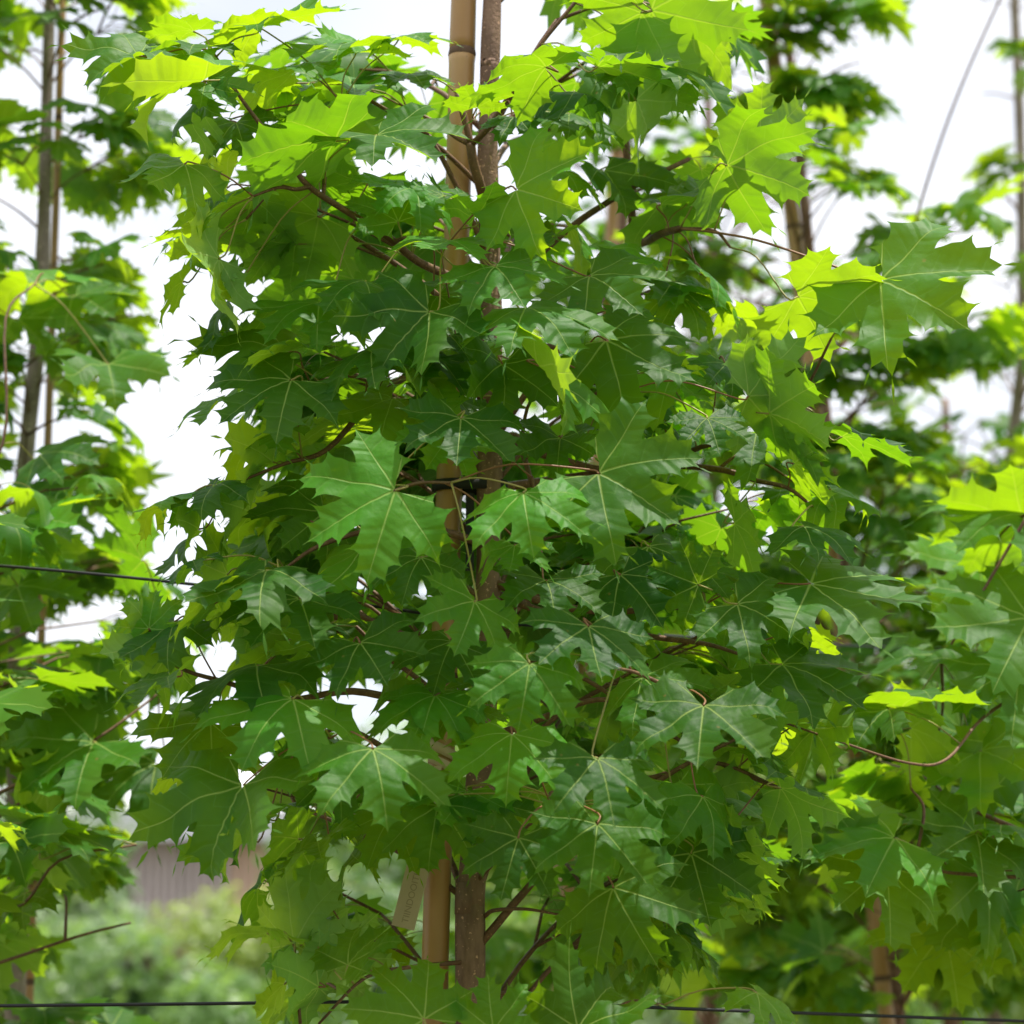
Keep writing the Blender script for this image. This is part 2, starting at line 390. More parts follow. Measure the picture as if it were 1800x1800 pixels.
hedge = [(60, 11.5, 1.0, 1590, 0, 'mid green rounded shrub at the left end of the mixed hedge'), (170, 12.5, .9, 1585, 3, 'grey green shrub beside the bronze one in the hedge'),
         (235, 11.6, .7, 1610, 4, 'dark bronze leaved shrub in the middle of the hedge'), (330, 12.8, 1.0, 1515, 1, 'yellow green topped shrub in front of the shed wall'),
         (345, 11.5, .7, 1640, 2, 'dark green shrub in front of the yellow green one'), (460, 12.2, 1.1, 1530, 1, 'broad yellow green shrub left of the maple stake'),
         (500, 11.0, .8, 1650, 0, 'low mid green shrub beneath the broad yellow green one'), (610, 12.4, .9, 1540, 3, 'pale grey green shrub seen beside the brown label'),
         (700, 12.0, 1.0, 1500, 2, 'tall dark green shrub glimpsed behind the trunk'), (880, 12.6, 1.1, 1560, 0, 'mid green shrub glimpsed right of the trunk'),
         (1050, 12.2, 1.0, 1600, 1, 'yellow green shrub glimpsed under the central crown'), (1200, 11.8, 1.0, 1640, 3, 'grey green shrub low behind the right foliage'),
         (1380, 12.4, 1.1, 1580, 2, 'dark shrub behind the right staked tree'), (1560, 12.0, 1.1, 1600, 0, 'mid green shrub behind the right hand stake'), (1740, 12.3, 1.1, 1560, 1, 'yellow green shrub at the right end of the hedge')]
for px, Y, rx, py, mi, lab in hedge:
    p = at(px, py, Y); shrub(V((p.x, Y, 0)), rx*.75, rx*.6, p.z*.99, mi, lab, 5200, .06)
for px, py, Y, rx, mi, lab in ((275, 1395, 34, .8, 0, 'small blurred treetop rising above the white roof at left'), (1330, 1180, 15, 2.2, 1, 'light green tree far behind, seen through the right foliage'),
                               (1600, 1120, 17, 2.6, 2, 'dark tree far behind the right hand maples'), (980, 1300, 16, 2.0, 0, 'green tree far behind the central crown'), (-60, 1430, 16, 1.3, 3, 'grey green tree far behind the left maple')):
    p = at(px, py, Y); shrub(V((p.x, Y, 0)), rx, rx*.8, p.z*1.1, mi, lab, 9000, .10, True, 'trees beyond the hedge')

# ------------------------------------------------------------------ windows where the sky (or the hedge) must stay visible
SKY = [[(205,0),(250,20),(235,80),(130,140),(180,190),(195,250),(215,340),(250,380),(310,385),(285,430),(262,480),(262,560),(330,600),(350,760),(420,800),(290,870),(262,940),(330,960),(330,1010),(265,1010),(255,880),(255,740),(300,690),(255,590),(240,470),(225,400),(165,330),(175,240),(150,200),(130,150),(165,90)],
       [(640,0),(790,0),(785,80),(700,60)], [(888,0),(1010,0),(950,80),(885,80)],
       [(1625,20),(1735,0),(1700,140),(1700,350),(1630,320),(1560,300),(1530,200),(1610,170)], [(1490,60),(1540,80),(1510,120),(1480,100)],
       [(1268,335),(1372,335),(1385,450),(1300,430),(1255,400)], [(1440,330),(1545,340),(1530,440),(1460,450)],
       [(1690,650),(1780,660),(1760,800),(1680,850),(1640,700)], [(1620,460),(1700,380),(1790,420),(1790,520)],
       [(380,470),(445,490),(420,560),(340,590)], [(270,1280),(340,1240),(345,1390),(250,1430),(200,1440)],
       [(130,1580),(420,1580),(440,1690),(400,1760),(130,1790)], [(225,1425),(420,1440),(620,1500),(620,1560),(225,1575)], [(560,1500),(720,1500),(700,1600),(600,1590)]]
def blocked(pt, polys): return any(inside(pt, p) for p in polys)

STEMS = [[(28,380),(112,380),(88,860),(14,860)], [(1366,300),(1424,300),(1452,640),(1390,640)], [(1072,160),(1116,160),(1106,400),(1066,400)], [(1500,1500),(1590,1500),(1600,1720),(1510,1720)]]
# ------------------------------------------------------------------ maple trees
GRP = 'staked young maple trees in the nursery rows'
class Tree:
    def __init__(s, trunk, Y, rads, label, mat=M_BARK, ext=.9):
        pts = [at(x, y, Y) for x, y in trunk] if not isinstance(trunk[0], V) else trunk
        d = pts[-1] - pts[-2]; pts.append(V((pts[-1].x + d.x/abs(d.z)*pts[-1].z*.5, Y, -.02)))    # down to the soil
        up = (pts[0] - pts[1]).normalized(); pts.insert(0, pts[0] + up*ext)
        sp = spline(pts, 6); n = len(sp); zt, zb = sp[0].z, sp[-1].z
        s.trunk = sp; s.root = empty('maple_tree', V((pts[-1].x, Y, 0))); tag(s.root, label, 'tree', GRP)
        def rad(p):
            f = (p.z - pts[-2].z) / (pts[1].z - pts[-2].z); return max(.003, rads[1]*(1-f) + rads[0]*f) if f < 1 else max(.003, rads[0]*(1-(f-1)*1.2))
        r = [rad(p) * (1 + .05*sin(p.z*37)) for p in sp]
        s.rad = rad; s.Y = Y
        tube('trunk', sp[::-1], r[::-1], mat, s.root, 14)
        s.nodes = [(p, i) for i, p in enumerate(sp)]; s.nleaf = 0; s.stuff = []
    def tp(s, z):
        for a, b in zip(s.trunk, s.trunk[1:]):
            if a.z >= z >= b.z: return a.lerp(b, (a.z - z)/(a.z - b.z + 1e-9))
        return s.trunk[0]
    def branch(s, pts, r0, r1, name='branch', mat=M_TWIG, add=True):
        r0 *= .88; r1 *= .9
        sp = spline(pts, 5); n = len(sp); tube(name, sp, [r0 + (r1-r0)*i/(n-1) for i in range(n)], mat, s.root, 7)
        if add: s.nodes += [(p, 0) for p in sp[2:]]
        return sp
    def leaf(s, M, me, low=None):
        if s.nleaf < 300:
            o = link('leaf', me, s.root); o.matrix_local = Matrix.Translation(-s.root.location) @ M; s.nleaf += 1; return o
        s.stuff.append((M, low))
    def finish(s):
        if not s.stuff: return
        vs, fs, uv, mi = [], [], [], []
        for M, k in s.stuff:
            g = LOW[k % 8]; n = len(vs); vs += [M @ v - s.root.location for v in g[0]]; fs += [tuple(i+n for i in f) for f in g[1]]; uv += g[2]; mi += g[3]
        tag(link('leaf_mass', mesh('leaf_mass', vs, fs, [M_LEAF2, M_PET], True, uv, mi), s.root), kind='stuff')

def grow(t, z0, z1, rad_f, nw, nb, per, seed, Lr=(.085, .125), protos=BG, polys=SKY, filt=None, droop=(-.05, .6), strict=False, maxn=9999, anyw=False):
    """whorls of ascending branches up the trunk, side twigs, opposite pairs of leaves"""
    r = random.Random(seed); cand = []
    for wv in range(nw):
        zc = z0 + (z1-z0)*(wv+.5)/nw
        a0 = r.uniform(0, 6.3)
        for k in range(nb):
            a = a0 + 2*pi*k/nb + r.uniform(-.35, .35); z = zc + r.uniform(-.06, .06); p0 = t.tp(z); RR = rad_f(z) * r.uniform(.7, 1.08)
            d = V((cos(a), sin(a), 0)); rise = r.uniform(.35, .75)*RR
            p3 = p0 + d*RR*.8 + V((0, 0, rise)); p1 = p0 + d*RR*.25 + V((0, 0, rise*.45)); p2 = p0 + d*RR*.55 + V((0, 0, rise*.8))
            s2 = spline([p0, p1, p2, p3], 4)
            q = [proj(x) for x in s2]
            vis = -250 < q[-1][0] < 2050 and -250 < q[-1][1] < 2050
            if not vis and not anyw and (not (-500 < q[-1][0] < 2300) or not (-500 < q[-1][1] < 2400)): continue
            br_r = .0050 * (RR/.4); ends = [[s2, .35, [br_r*(1 - .7*i/(len(s2)-1)) for i in range(len(s2))], 'branch', 5, -1]]
            for sgn in (-1, 1):
                for f in ((.45, .75) if RR > .25 else (.6,)):
                    bi = int(f*(len(s2)-1)); b0 = s2[bi]; dd = (Matrix.Rotation(sgn*r.uniform(.5, 1.1), 3, 'Z') @ d); ln = RR*r.uniform(.25, .5)
                    tw = [b0, b0 + dd*ln*.5 + V((0, 0, ln*.25)), b0 + dd*ln + V((0, 0, ln*.35))]
                    ends.append([tw, .3, [.0024, .0020, .0014], 'twig', 4, bi])
            reach = 0
            for e in ends[::-1]:
                pl, f0, rd, nm, sd_, bi = e; far = 0
                for _ in range(per):
                    f = r.uniform(f0, 1)**.6; i = min(len(pl)-1, int(f*(len(pl)-1) + .5)); nd = pl[i]
                    az = math.atan2(d.y, d.x) + r.uniform(-1.5, 1.5); ad = V((cos(az), sin(az), 0))
                    dr = r.uniform(*droop); ax = ad*cos(dr) - V((0, 0, sin(dr))); Lf = r.uniform(*Lr) * (.75 + .25*r.random())
                    pref = V((0, 0, 1)) + d*r.uniform(-.1, .55) + V((r.gauss(0, .25), r.gauss(0, .25), 0)); M = leaf_matrix(nd, ax, pref, Lf, r.gauss(0, .25))
                    off = M.to_3x3() @ V((0, .66, .24)); M.translation = nd + off; c = M @ V((0, .45, -.1)); tip = M @ V((0, .85, -.2)); pc = proj(c)
                    if not anyw:
                        if not (-140 < pc[0] < 1940 and -140 < pc[1] < 1960): continue
                        if polys and (blocked(pc, polys) or blocked(proj(tip), polys) or (strict and (blocked(proj(M @ V((.5, .4, 0))), polys) or blocked(proj(M @ V((-.5, .4, 0))), polys)))): continue
                        if filt and not filt(c): continue
                    cand.append((depth(c), M, r.randrange(96))); far = max(far, i)
                if bi < 0: far = max(far, reach)
                if far:
                    if bi >= 0: reach = max(reach, bi)
                    tube(nm, pl[:far+1], rd[:far+1], M_TWIG, t.root, sd_)
    cand.sort(key=lambda c: c[0]); cand = cand[:maxn]
    for dd, M, k in cand: t.leaf(M, protos[k % 12], k)
    return len(cand)

def stake(pts, Y, r, label, nodes=(), yoff=0, group='bamboo stakes beside the maple trees', sides=14):
    a, b = at(*pts[0], Y), at(*pts[1], Y); d = (b-a); d /= abs(d.z); top = a - d*.5; bot = b + d*b.z
    e = empty('bamboo_stake', V((bot.x, bot.y, 0))); tag(e, label, 'stake', group)
    zs = [(top + d*(top.z-z)) for z in []]
    ls = (top - bot).length; u = (top-bot)/ls; node_d = sorted([(at(pts[0][0], n, Y).z)/u.z for n in nodes]) if nodes else [i*.33 + .2 for i in range(int(ls/.33))]
    if nodes:
        k = node_d[0]
        while k > .4: k -= .34; node_d.append(k)
    node_d = sorted(node_d); cuts = [0] + [x for x in node_d if 0 < x < ls] + [ls]
    for c0, c1 in zip(cuts, cuts[1:]):
        pl, rl = [], []
        for f in (0, .03, .12, .5, .88, .97, 1):
            pl.append(bot + u*(c0 + (c1-c0)*f)); rl.append(r * (1.10 if f in (0, 1) else 1.03 if f in (.03, .97) else 1.0))
        rl[0] = r*1.03; tube('cane_section', pl, rl, M_BAM, e, sides)
        if c1 < ls: tube('node_ring', [bot + u*(c1+q) for q in (-.006, -.003, 0, .003, .006)], [r*1.02, r*1.09, r*1.11, r*1.07, r*1.02], M_BAMN, e, sides)
    return e

# ================================================================= main tree
T = Tree([(866, -20), (861, 120), (857, 300), (862, 480), (862, 700), (860, 900), (856, 1100), (843, 1400), (826, 1600), (827, 1800)], 2.40, (.0105, .0165),
         'sharply focused young maple in the middle, trunk beside a thick bamboo stake')
YT = 2.40
stake([(815, 0), (763, 1755)], YT + .01, .0145, 'thick tan bamboo stake tied left of the sharp central trunk', (95, 655))
def bp(L_, dy=0): return [at(x, y, YT + d) for x, y, d in L_]
B = T.branch
B(bp([(858, 380, 0), (845, 330, -.03), (832, 285, -.045), (827, 252, -.05)]), .0068, .0060)
B(bp([(827, 252, -.05), (818, 215, -.055), (804, 165, -.06)]), .0046, .0042)
B(bp([(829, 254, -.05), (858, 225, -.07), (885, 185, -.09), (915, 135, -.11), (950, 78, -.12), (1010, 5, -.12), (1040, -40, -.12)]), .0044, .0020)
B(bp([(822, 252, -.05), (800, 240, -.05), (760, 212, -.03), (715, 190, -.02)]), .0034, .0020)
B(bp([(858, 520, 0), (800, 490, -.04), (735, 460, -.08), (680, 415, -.12), (610, 372, -.14), (540, 325, -.16), (505, 275, -.17), (455, 215, -.18), (415, 160, -.18), (380, 100, -.18)]), .0062, .0016)
B(bp([(545, 328, -.16), (520, 333, -.17), (488, 330, -.18), (445, 345, -.19)]), .003, .0014)
B(bp([(568, 345, -.15), (572, 295, -.14), (573, 240, -.13), (600, 180, -.12)]), .0028, .0014)
B(bp([(845, 700, 0), (838, 660, -.03), (826, 600, -.05), (815, 560, -.06)]), .0058, .004)
B(bp([(862, 700, 0), (905, 660, .03), (950, 620, .05), (1000, 592, .06), (1060, 520, .10), (1100, 450, .12)]), .0085, .004)
B(bp([(1100, 450, .10), (1112, 408, .08), (1106, 330, .06), (1098, 224, .04)]), .0056, .0052)
B(bp([(1108, 430, .09), (1135, 425, .05), (1165, 410, .0), (1195, 402, -.05)]), .0062, .0044)
B(bp([(1115, 415, .09), (1122, 402, .08), (1130, 390, .07)]), .0045, .004)
B(bp([(1130, 425, .05), (1190, 370, .03), (1250, 330, .02), (1305, 302, .02)]), .0032, .0018)
B(bp([(862, 780, 0), (905, 765, -.06), (920, 800, -.09), (935, 850, -.12)]), .0044, .0030)
B(bp([(862, 760, 0), (960, 800, .03), (1090, 830, .05), (1200, 798, .03), (1255, 782, .0), (1330, 800, -.03)]), .0065, .0022)
B(bp([(862, 860, 0), (1000, 840, .05), (1150, 820, .05), (1262, 825, .0), (1330, 845, -.03), (1385, 858, -.05), (1430, 892, -.06)]), .0062, .0018)
B(bp([(1262, 825, .0), (1300, 800, 0), (1345, 815, 0), (1400, 850, 0)]), .0024, .0014)
B(bp([(860, 1020, 0), (960, 1060, -.03), (1060, 1075, -.05), (1160, 1070, -.06), (1240, 1062, -.08)]), .0060, .0026)
B(bp([(860, 1040, 0), (1010, 1095, 0), (1150, 1120, -.02), (1240, 1132, -.04), (1300, 1150, -.05)]), .0055, .002)
B(bp([(862, 640, 0), (760, 640, -.05), (660, 700, -.1), (575, 790, -.12), (500, 815, -.13), (400, 855, -.14)]), .0060, .0014)
B(bp([(860, 960, 0), (760, 930, -.06), (660, 930, -.1), (560, 960, -.13), (500, 1000, -.14)]), .0055, .0018)
B(bp([(858, 1180, 0), (740, 1130, -.06), (650, 1090, -.1), (595, 1065, -.12), (590, 1090, -.12)]), .0055, .0022)
B(bp([(856, 1260, 0), (740, 1240, -.08), (620, 1215, -.12), (500, 1230, -.14), (400, 1200, -.16), (310, 1170, -.17), (262, 1105, -.17)]), .0058, .0014)
B(bp([(845, 1420, 0), (700, 1330, -.08), (600, 1280, -.12), (520, 1320, -.14)]), .0050, .0018)
B(bp([(850, 1300, 0), (960, 1260, -.05), (1050, 1230, -.08), (1150, 1245, -.09)]), .0052, .0022)
B(bp([(846, 1380, 0), (980, 1330, 0), (1120, 1370, .0), (1250, 1340, -.03), (1370, 1385, -.05)]), .0055, .0018)
B(bp([(830, 1560, 0), (930, 1450, -.08), (1010, 1410, -.12)]), .0026, .0014)
B(bp([(850, 1612, 0), (870, 1600, -.02), (925, 1598, -.04), (985, 1608, -.06)]), .0030, .0014)
B(bp([(860, 1160, 0), (1000, 1180, -.02), (1160, 1280, -.02), (1270, 1345, -.02), (1365, 1385, -.02)]), .0034, .0016)
B(bp([(828, 1690, 0), (720, 1700, -.06), (640, 1720, -.1), (560, 1800, -.12)]), .003, .0015)
B(bp([(828, 1740, 0), (950, 1760, -.08), (1010, 1830, -.12)]), .0028, .0015)
B(bp([(528, 1800, -.14), (523, 1740, -.14), (518, 1665, -.15)]), .002, .0013)
# collar where a leader was cut
tube('branch_collar', [at(840, 640, YT-.02), at(850, 672, YT-.018), at(860, 692, YT-.012), at(864, 704, YT)], [.0045, .007, .0105, .012], M_BARK, T.root, 10)

# hand set leaves: base x, y, tip dx, dy, length, facing, depth offset, shape   (units: 1800 px picture)
HL = """
695 862 -160 76 188 F -.30 0
920 866 12 92 175 S -.31 1
1052 832 135 72 180 F -.28 4
810 735 -4 92 160 S -.26 2
870 468 62 72 160 S -.24 0
662 238 120 34 172 S -.20 4
1425 1026 212 34 222 S -.16 9
1237 1240 -26 100 190 S -.30 2
1375 1168 172 52 200 S -.14 0
931 1166 -18 112 150 F -.34 1
1034 1100 20 92 160 F -.30 9
834 1057 -26 88 140 F -.28 0
633 1130 58 68 142 F -.25 2
655 1316 48 104 196 S -.32 1
1050 1333 42 108 178 S -.33 0
428 1380 -82 122 196 F -.26 5
515 1228 -105 72 205 S -.26 1
452 1170 -125 24 196 S -.20 3
527 1052 -96 62 188 S -.22 6
468 1003 -132 50 195 S -.24 5
562 532 -102 26 150 S -.16 1
642 494 -84 18 158 S -.20 4
790 422 -46 30 130 S -.20 9
907 333 112 46 152 G -.24 2
836 384 -40 -66 112 S -.20 8
1036 485 100 62 165 F -.18 0
925 540 98 44 178 S -.25 1
1066 598 158 78 192 G -.16 2
1243 735 22 62 112 F -.20 0
325 288 -52 54 128 G -.22 6
590 248 -190 46 215 B -.22 8
385 455 -60 112 178 P -.20 7
345 425 -24 76 116 P -.18 11
322 495 -44 44 104 P -.15 3
405 520 -12 66 116 P -.14 8
372 410 -84 24 118 B -.12 0
430 600 -96 10 130 S -.10 4
300 880 -60 20 90 U -.16 5
350 930 -50 50 110 B -.12 8
400 700 -60 40 120 B -.08 1
480 760 -96 40 150 B -.12 6
455 1560 -70 40 130 B -.10 1
560 1600 -70 40 130 B -.10 4
500 1730 -60 50 120 B -.08 2
620 1500 -40 70 130 B -.06 0
440 1475 -80 30 130 T -.22 1
470 1640 -60 -40 110 T -.24 5
300 1190 -70 30 120 T -.24 4
380 1050 -70 24 120 T -.24 0
340 985 -60 20 100 T -.2 1
560 1480 -70 50 130 T -.2 2
1278 291 152 6 195 P -.12 4
1548 493 128 88 208 G -.16 2
1402 522 156 18 178 B -.14 0
1335 243 10 -96 112 P -.10 4
1118 176 58 118 152 P -.06 8
1150 112 158 36 190 S -.10 1
1145 18 205 24 235 B -.14 0
1128 22 -95 30 150 B -.14 5
960 118 -150 -12 180 U -.20 1
1050 118 140 6 180 U -.18 2
838 190 30 -44 80 S -.14 4
905 205 34 36 90 S -.12 0
1010 160 62 22 110 U -.12 8
1000 200 90 42 130 S -.06 1
700 70 60 -20 110 S -.12 1
655 95 -66 -12 120 S -.12 2
612 85 -120 10 160 S -.14 4
453 48 -76 -14 110 U -.16 1
460 48 96 -20 160 U -.16 5
345 80 -84 10 125 S -.18 0
340 55 -74 -10 105 U -.14 2
245 98 -118 36 150 U -.22 8
357 142 -174 58 195 U -.24 10
362 146 62 40 90 S -.22 4
350 168 -72 80 120 B -.20 8
415 215 30 70 110 B -.14 0
443 352 -125 30 160 B -.15 1
400 330 -60 62 130 B -.08 2
745 1792 -70 -78 175 F -.26 0
868 1812 -10 -70 120 F -.26 2
1016 1808 62 -92 150 F -.24 1
612 1697 50 -62 130 F -.22 4
911 1473 -36 106 132 F -.26 0
1050 1448 -18 112 155 F -.27 2
770 1416 -28 104 150 F -.18 7
1078 1560 62 114 170 F -.22 3
1215 1500 36 140 165 F -.14 11
1160 1440 30 150 170 F -.10 8
1235 1400 52 100 150 F -.16 3
1372 1385 130 52 150 B -.12 0
1285 1490 118 72 165 B -.10 2
1330 1745 82 46 115 S -.16 1
518 1660 44 -96 148 B -.16 4
545 1672 -62 48 130 B -.10 1
585 1680 70 -60 120 B -.06 2
560 1735 -98 36 150 B -.16 8
525 1475 -112 78 165 B -.08 1
600 1460 66 46 130 B -.06 2
508 618 -152 26 182 S -.14 5
512 668 -146 66 192 F -.20 0
480 812 -100 42 140 B -.12 10
380 852 -102 44 140 U -.16 11
755 548 -108 92 160 S -.24 8
655 612 -100 52 140 S -.20 1
1296 1062 112 44 150 F -.18 3
1413 925 102 26 132 F -.14 1
1228 1028 -74 -28 120 F -.16 2
1230 1000 60 44 110 S -.12 0
1276 640 30 66 100 F -.08 1
1315 697 112 -16 140 B -.14 8
1352 727 120 46 155 B -.12 1
1480 768 110 6 150 U -.08 0
1395 815 96 46 140 B -.08 2
1460 860 86 20 110 S -.06 5
947 643 98 96 160 B -.24 8
883 640 16 96 120 S -.20 10
985 770 -10 62 110 F -.12 1
1078 700 76 60 140 B -.05 0
1180 660 60 50 120 S -.06 5
700 640 -90 20 150 S -.16 2
690 700 -130 42 170 S -.14 5
610 740 -120 30 160 B -.06 0
905 958 -12 52 110 S -.24 2
960 1020 22 52 120 S -.22 4
1090 1010 70 60 140 F -.14 1
1140 960 70 66 150 F -.10 0
760 1220 -30 70 160 F -.20 5
900 1290 -10 80 150 F -.24 1
850 1410 -20 70 130 F -.16 0
940 1390 30 40 120 F -.12 3
690 1430 -50 70 140 F -.12 1
590 1350 -60 50 130 F -.16 4
560 1130 -40 50 110 S -.14 2
1130 1190 60 50 140 F -.16 1
1190 1380 60 70 150 F -.10 0
1330 1270 60 70 150 B -.08 8
1430 1280 40 90 150 B -.04 2
1395 1120 70 42 150 B -.06 1
1290 920 76 52 140 B -.04 0
1330 760 80 40 140 S -.02 3
1170 740 60 60 140 B .00 2
740 980 -40 60 120 F -.20 3
700 930 40 70 120 S -.12 1
570 900 -70 66 150 F -.10 5
640 960 -66 80 160 S -.16 6
440 900 -90 70 150 B -.10 8
400 1010 -60 60 130 B -.08 1
440 1080 -80 30 140 B -.06 5
307 1093 -104 70 150 S -.18 5
262 1105 6 -70 76 F -.18 10
300 1140 -60 90 140 B -.16 8
370 1270 -80 60 140 F -.14 1
350 1320 -70 60 130 B -.06 8
470 1440 -90 40 140 S -.16 10
730 330 -60 20 130 S -.12 1
780 345 -56 -30 110 F -.10 0
640 320 -60 26 140 B -.08 2
560 380 -110 30 160 B -.10 1
520 430 -110 26 150 B -.06 0
700 390 -30 -70 120 F -.14 4
560 200 -90 10 150 B -.10 5
500 150 -80 26 140 B -.08 1
620 150 -80 20 150 U -.06 2
720 130 40 30 110 S -.10 0
520 120 -90 16 150 S -.14 9
1160 360 110 -20 170 B -.02 1
1210 350 40 -60 140 B .00 0
1240 480 50 40 120 B -.02 1
1180 500 70 60 140 F -.02 2
1290 540 60 26 110 B .02 5
1000 400 60 40 120 B -.04 0
1070 440 66 -20 120 F -.06 1
980 300 60 30 120 S -.02 3
1060 300 56 60 130 F .02 2
930 420 40 -30 90 F -.08 10
790 590 -50 60 130 F -.16 2
745 665 70 40 140 S -.17 1
800 480 -60 34 120 S -.16 5
770 520 56 44 120 F -.15 0
790 770 -40 50 120 F -.18 4
880 1180 -60 30 120 S -.16 1
795 1128 -36 66 135 F -.20 1
765 1222 -30 66 150 F -.22 0
800 1240 50 50 120 F -.17 9
770 628 -40 60 130 G -.16 2
830 610 -20 50 100 F -.10 4
800 700 -30 30 110 S -.14 0
820 1390 -44 50 120 F -.16 9
""".strip().split('\n')
PREF = {'F': V((0, -1, .25)), 'S': V((0, -.55, .85)), 'U': V((0, -.25, 1)), 'B': V((0, .75, .75)), 'T': V((0, .22, 1)), 'P': V((0, .75, .75)), 'G': V((0, -1, .25))}
STK = [[(755,1300),(838,1300),(838,1362),(755,1362)], [(1072,160),(1116,160),(1106,400),(1066,400)], [(786, -50), (892, -50), (890, 84), (786, 84)], [(792, 225), (884, 215), (884, 300), (792, 330)], [(738, 1492), (860, 1492), (855, 1735), (738, 1735)], [(690, 1505), (745, 1505), (745, 1640), (690, 1640)]]
def nearest(t, p, back):
    best = None
    for q, i in t.nodes:
        d = (q - p).length + .25*max(0, back.dot((q-p).normalized())) + (0 if q.y >= p.y - .02 else .1)
        if best is None or d < best[0]: best = (d, q)
    return best[1]
def hero(t, line, Y0, seed, L_mul=1.0):
    a = line.split(); bx, by, dx, dy, Ln = map(float, a[:5]); md = a[5]; off = float(a[6]); shp = int(a[7]); r = random.Random(seed); shp = (shp + seed*5) % 12 if seed % 3 == 0 and seed > 10 else shp
    Y = Y0 + off; b = at(bx, by, Y); s = depth(b)*K; scr = RT*dx*s - UP*dy*s; q = Ln*Ln - dx*dx - dy*dy
    if md == 'B' and (by < 850 if bx < 1120 else 1150 < bx < 1400 and by < 640): pref_md = 'T'
    elif md == 'F' and by < 660: pref_md = 'S'
    elif md == 'F' and seed % 3 == 1 and seed > 12: pref_md = 'S'
    else: pref_md = md
    c = sqrt(max(0, q))*s; sg = -1 if (dy > -10 or md not in 'FG') else .3
    if md in 'BP': sg = -1 if dy > 30 else .7
    if md == 'U': sg = -.8
    ax = scr + FW*c*sg; pref = PREF[pref_md] + V(((bx-870)/900*.45, 0, 0))
    M = leaf_matrix(b, ax, pref, Ln*s*L_mul*r.uniform(.86, 1.06), r.gauss(0, .20))
    o = t.leaf(M, HERO[shp % 12], shp)
    if o is None: return
    a_n = ax.normalized(); nd = nearest(t, b, a_n); dist = (nd - b).length
    if dist > .15:                                  # a twig reaches towards the leaf
        e = b - (b-nd).normalized()*r.uniform(.075, .11) + V((0, 0, .012)); mid = nd.lerp(e, .5) + V((r.uniform(-.012, .012), 0, r.uniform(-.005, .02)))
        B_ = t.branch([nd, mid, e], .0026, .0016, 'twig'); nd = e
    n = (M.to_3x3() @ V((0, 0, 1))).normalized()
    dd = (nd-b).length; p1 = b - a_n*min(dd*.2, .014) - n*.003; p2 = nd.lerp(b, .40) + V((0, 0, .10*dd))
    pl = spline([nd, p2, p1, b], 4); vs, fs = tube_geo([p - b for p in pl], [.0013] + [.00095]*(len(pl)-2) + [.0012], 5)
    p = link('petiole', mesh('petiole', vs, fs, M_PETR if r.random() < .35 else M_PET)); p.parent = o
    p.matrix_parent_inverse = (Matrix.Translation(-t.root.location) @ M).inverted(); p.location = b - t.root.location
for i, l in enumerate(HL): hero(T, l, YT, i)
# long petioles drawn out explicitly
tube('petiole', spline(bp([(1195, 402, -.05), (1245, 407, -.08), (1330, 422, -.12), (1430, 455, -.15), (1500, 480, -.16), (1547, 493, -.16)]), 4), .0013, M_PETR, T.root, 6)
# fill inside and behind
ENV = [(310,40),(620,-60),(1320,-60),(1310,60),(1250,200),(1350,250),(1350,320),(1190,400),(1230,500),(1270,600),(1350,690),(1430,780),(1470,900),(1520,1000),(1530,1090),(1470,1210),(1440,1300),(1440,1440),
       (1370,1560),(1340,1660),(1350,1760),(1340,1860),(530,1860),(490,1760),(510,1620),(590,1560),(490,1530),(480,1440),(390,1390),(340,1250),(300,1140),(400,1060),(410,980),(470,880),(490,780),(440,740),(440,620),(360,560),(350,450),(390,330),(350,220),(290,170),(330,120)]
def filt_main(c):
    p = proj(c)
    if not inside(p, ENV): return False
    if blocked(p, STK) : return False
    if c.y < YT - (.02 if abs(p[0]-840) < 200 else .05): return False
    return True
def rmain(z):
    return .34 + .05*sin(z*9)
zt, zb = at(860, -80, YT).z, at(830, 1900, YT).z
n = grow(T, zb-.25, zt, rmain, 9, 6, 4, 21, (.06, .11), HEROP, SKY + STK, filt_main, droop=(.0, .75), maxn=330, strict=True)
T.finish()

# ================================================================= other maples
TA = Tree([(88, -20), (82, 200), (76, 420), (68, 580), (50, 760), (38, 900), (30, 1200), (25, 1800)], 3.25, (.0082, .0165), 'blurred maple left of the sharp one, greyish trunk near the left edge', M_BARKG)
grow(TA, at(50, 1900, 3.25).z, at(80, -60, 3.25).z, lambda z: .17, 11, 5, 4, 31, (.06, .105), BG, SKY + STEMS, maxn=420, strict=True); 
stake([(100, 300), (80, 900)], 3.32, .006, 'thin grey brown cane behind the left blurred trunk', sides=8)
TL = Tree([(-330, -20), (-340, 900), (-350, 1800)], 2.75, (.010, .017), 'maple beyond the left edge, only outer leaves reaching into the lower left')
HLL = """
45 917 108 -20 150 S 0 0
70 800 120 -30 140 S .05 1
190 640 36 50 130 B .1 8
250 985 -90 -40 150 B .05 1
165 1305 -140 62 190 S .0 4
275 1343 -130 52 180 S .12 3
80 1390 -90 70 150 B .02 1
130 520 90 26 130 S .2 0
70 1500 -90 -30 150 B .0 2
45 1570 -80 50 120 S -.02 4
105 1510 40 -50 90 B .2 1
30 1030 50 60 150 B .1 0
100 490 -110 -10 150 U .2 5
30 560 80 40 120 B .22 8
""".strip().split('\n')
TLB = TL.branch([at(-330, 1700, 2.75), at(-150, 1560, 2.7), at(20, 1600, 2.68), at(105, 1512, 2.68), at(240, 1485, 2.7)], .0034, .0014)
TL.branch([at(-330, 1800, 2.75), at(-100, 1720, 2.75), at(0, 1692, 2.8), at(140, 1645, 2.8), at(230, 1622, 2.8)], .0034, .0016)
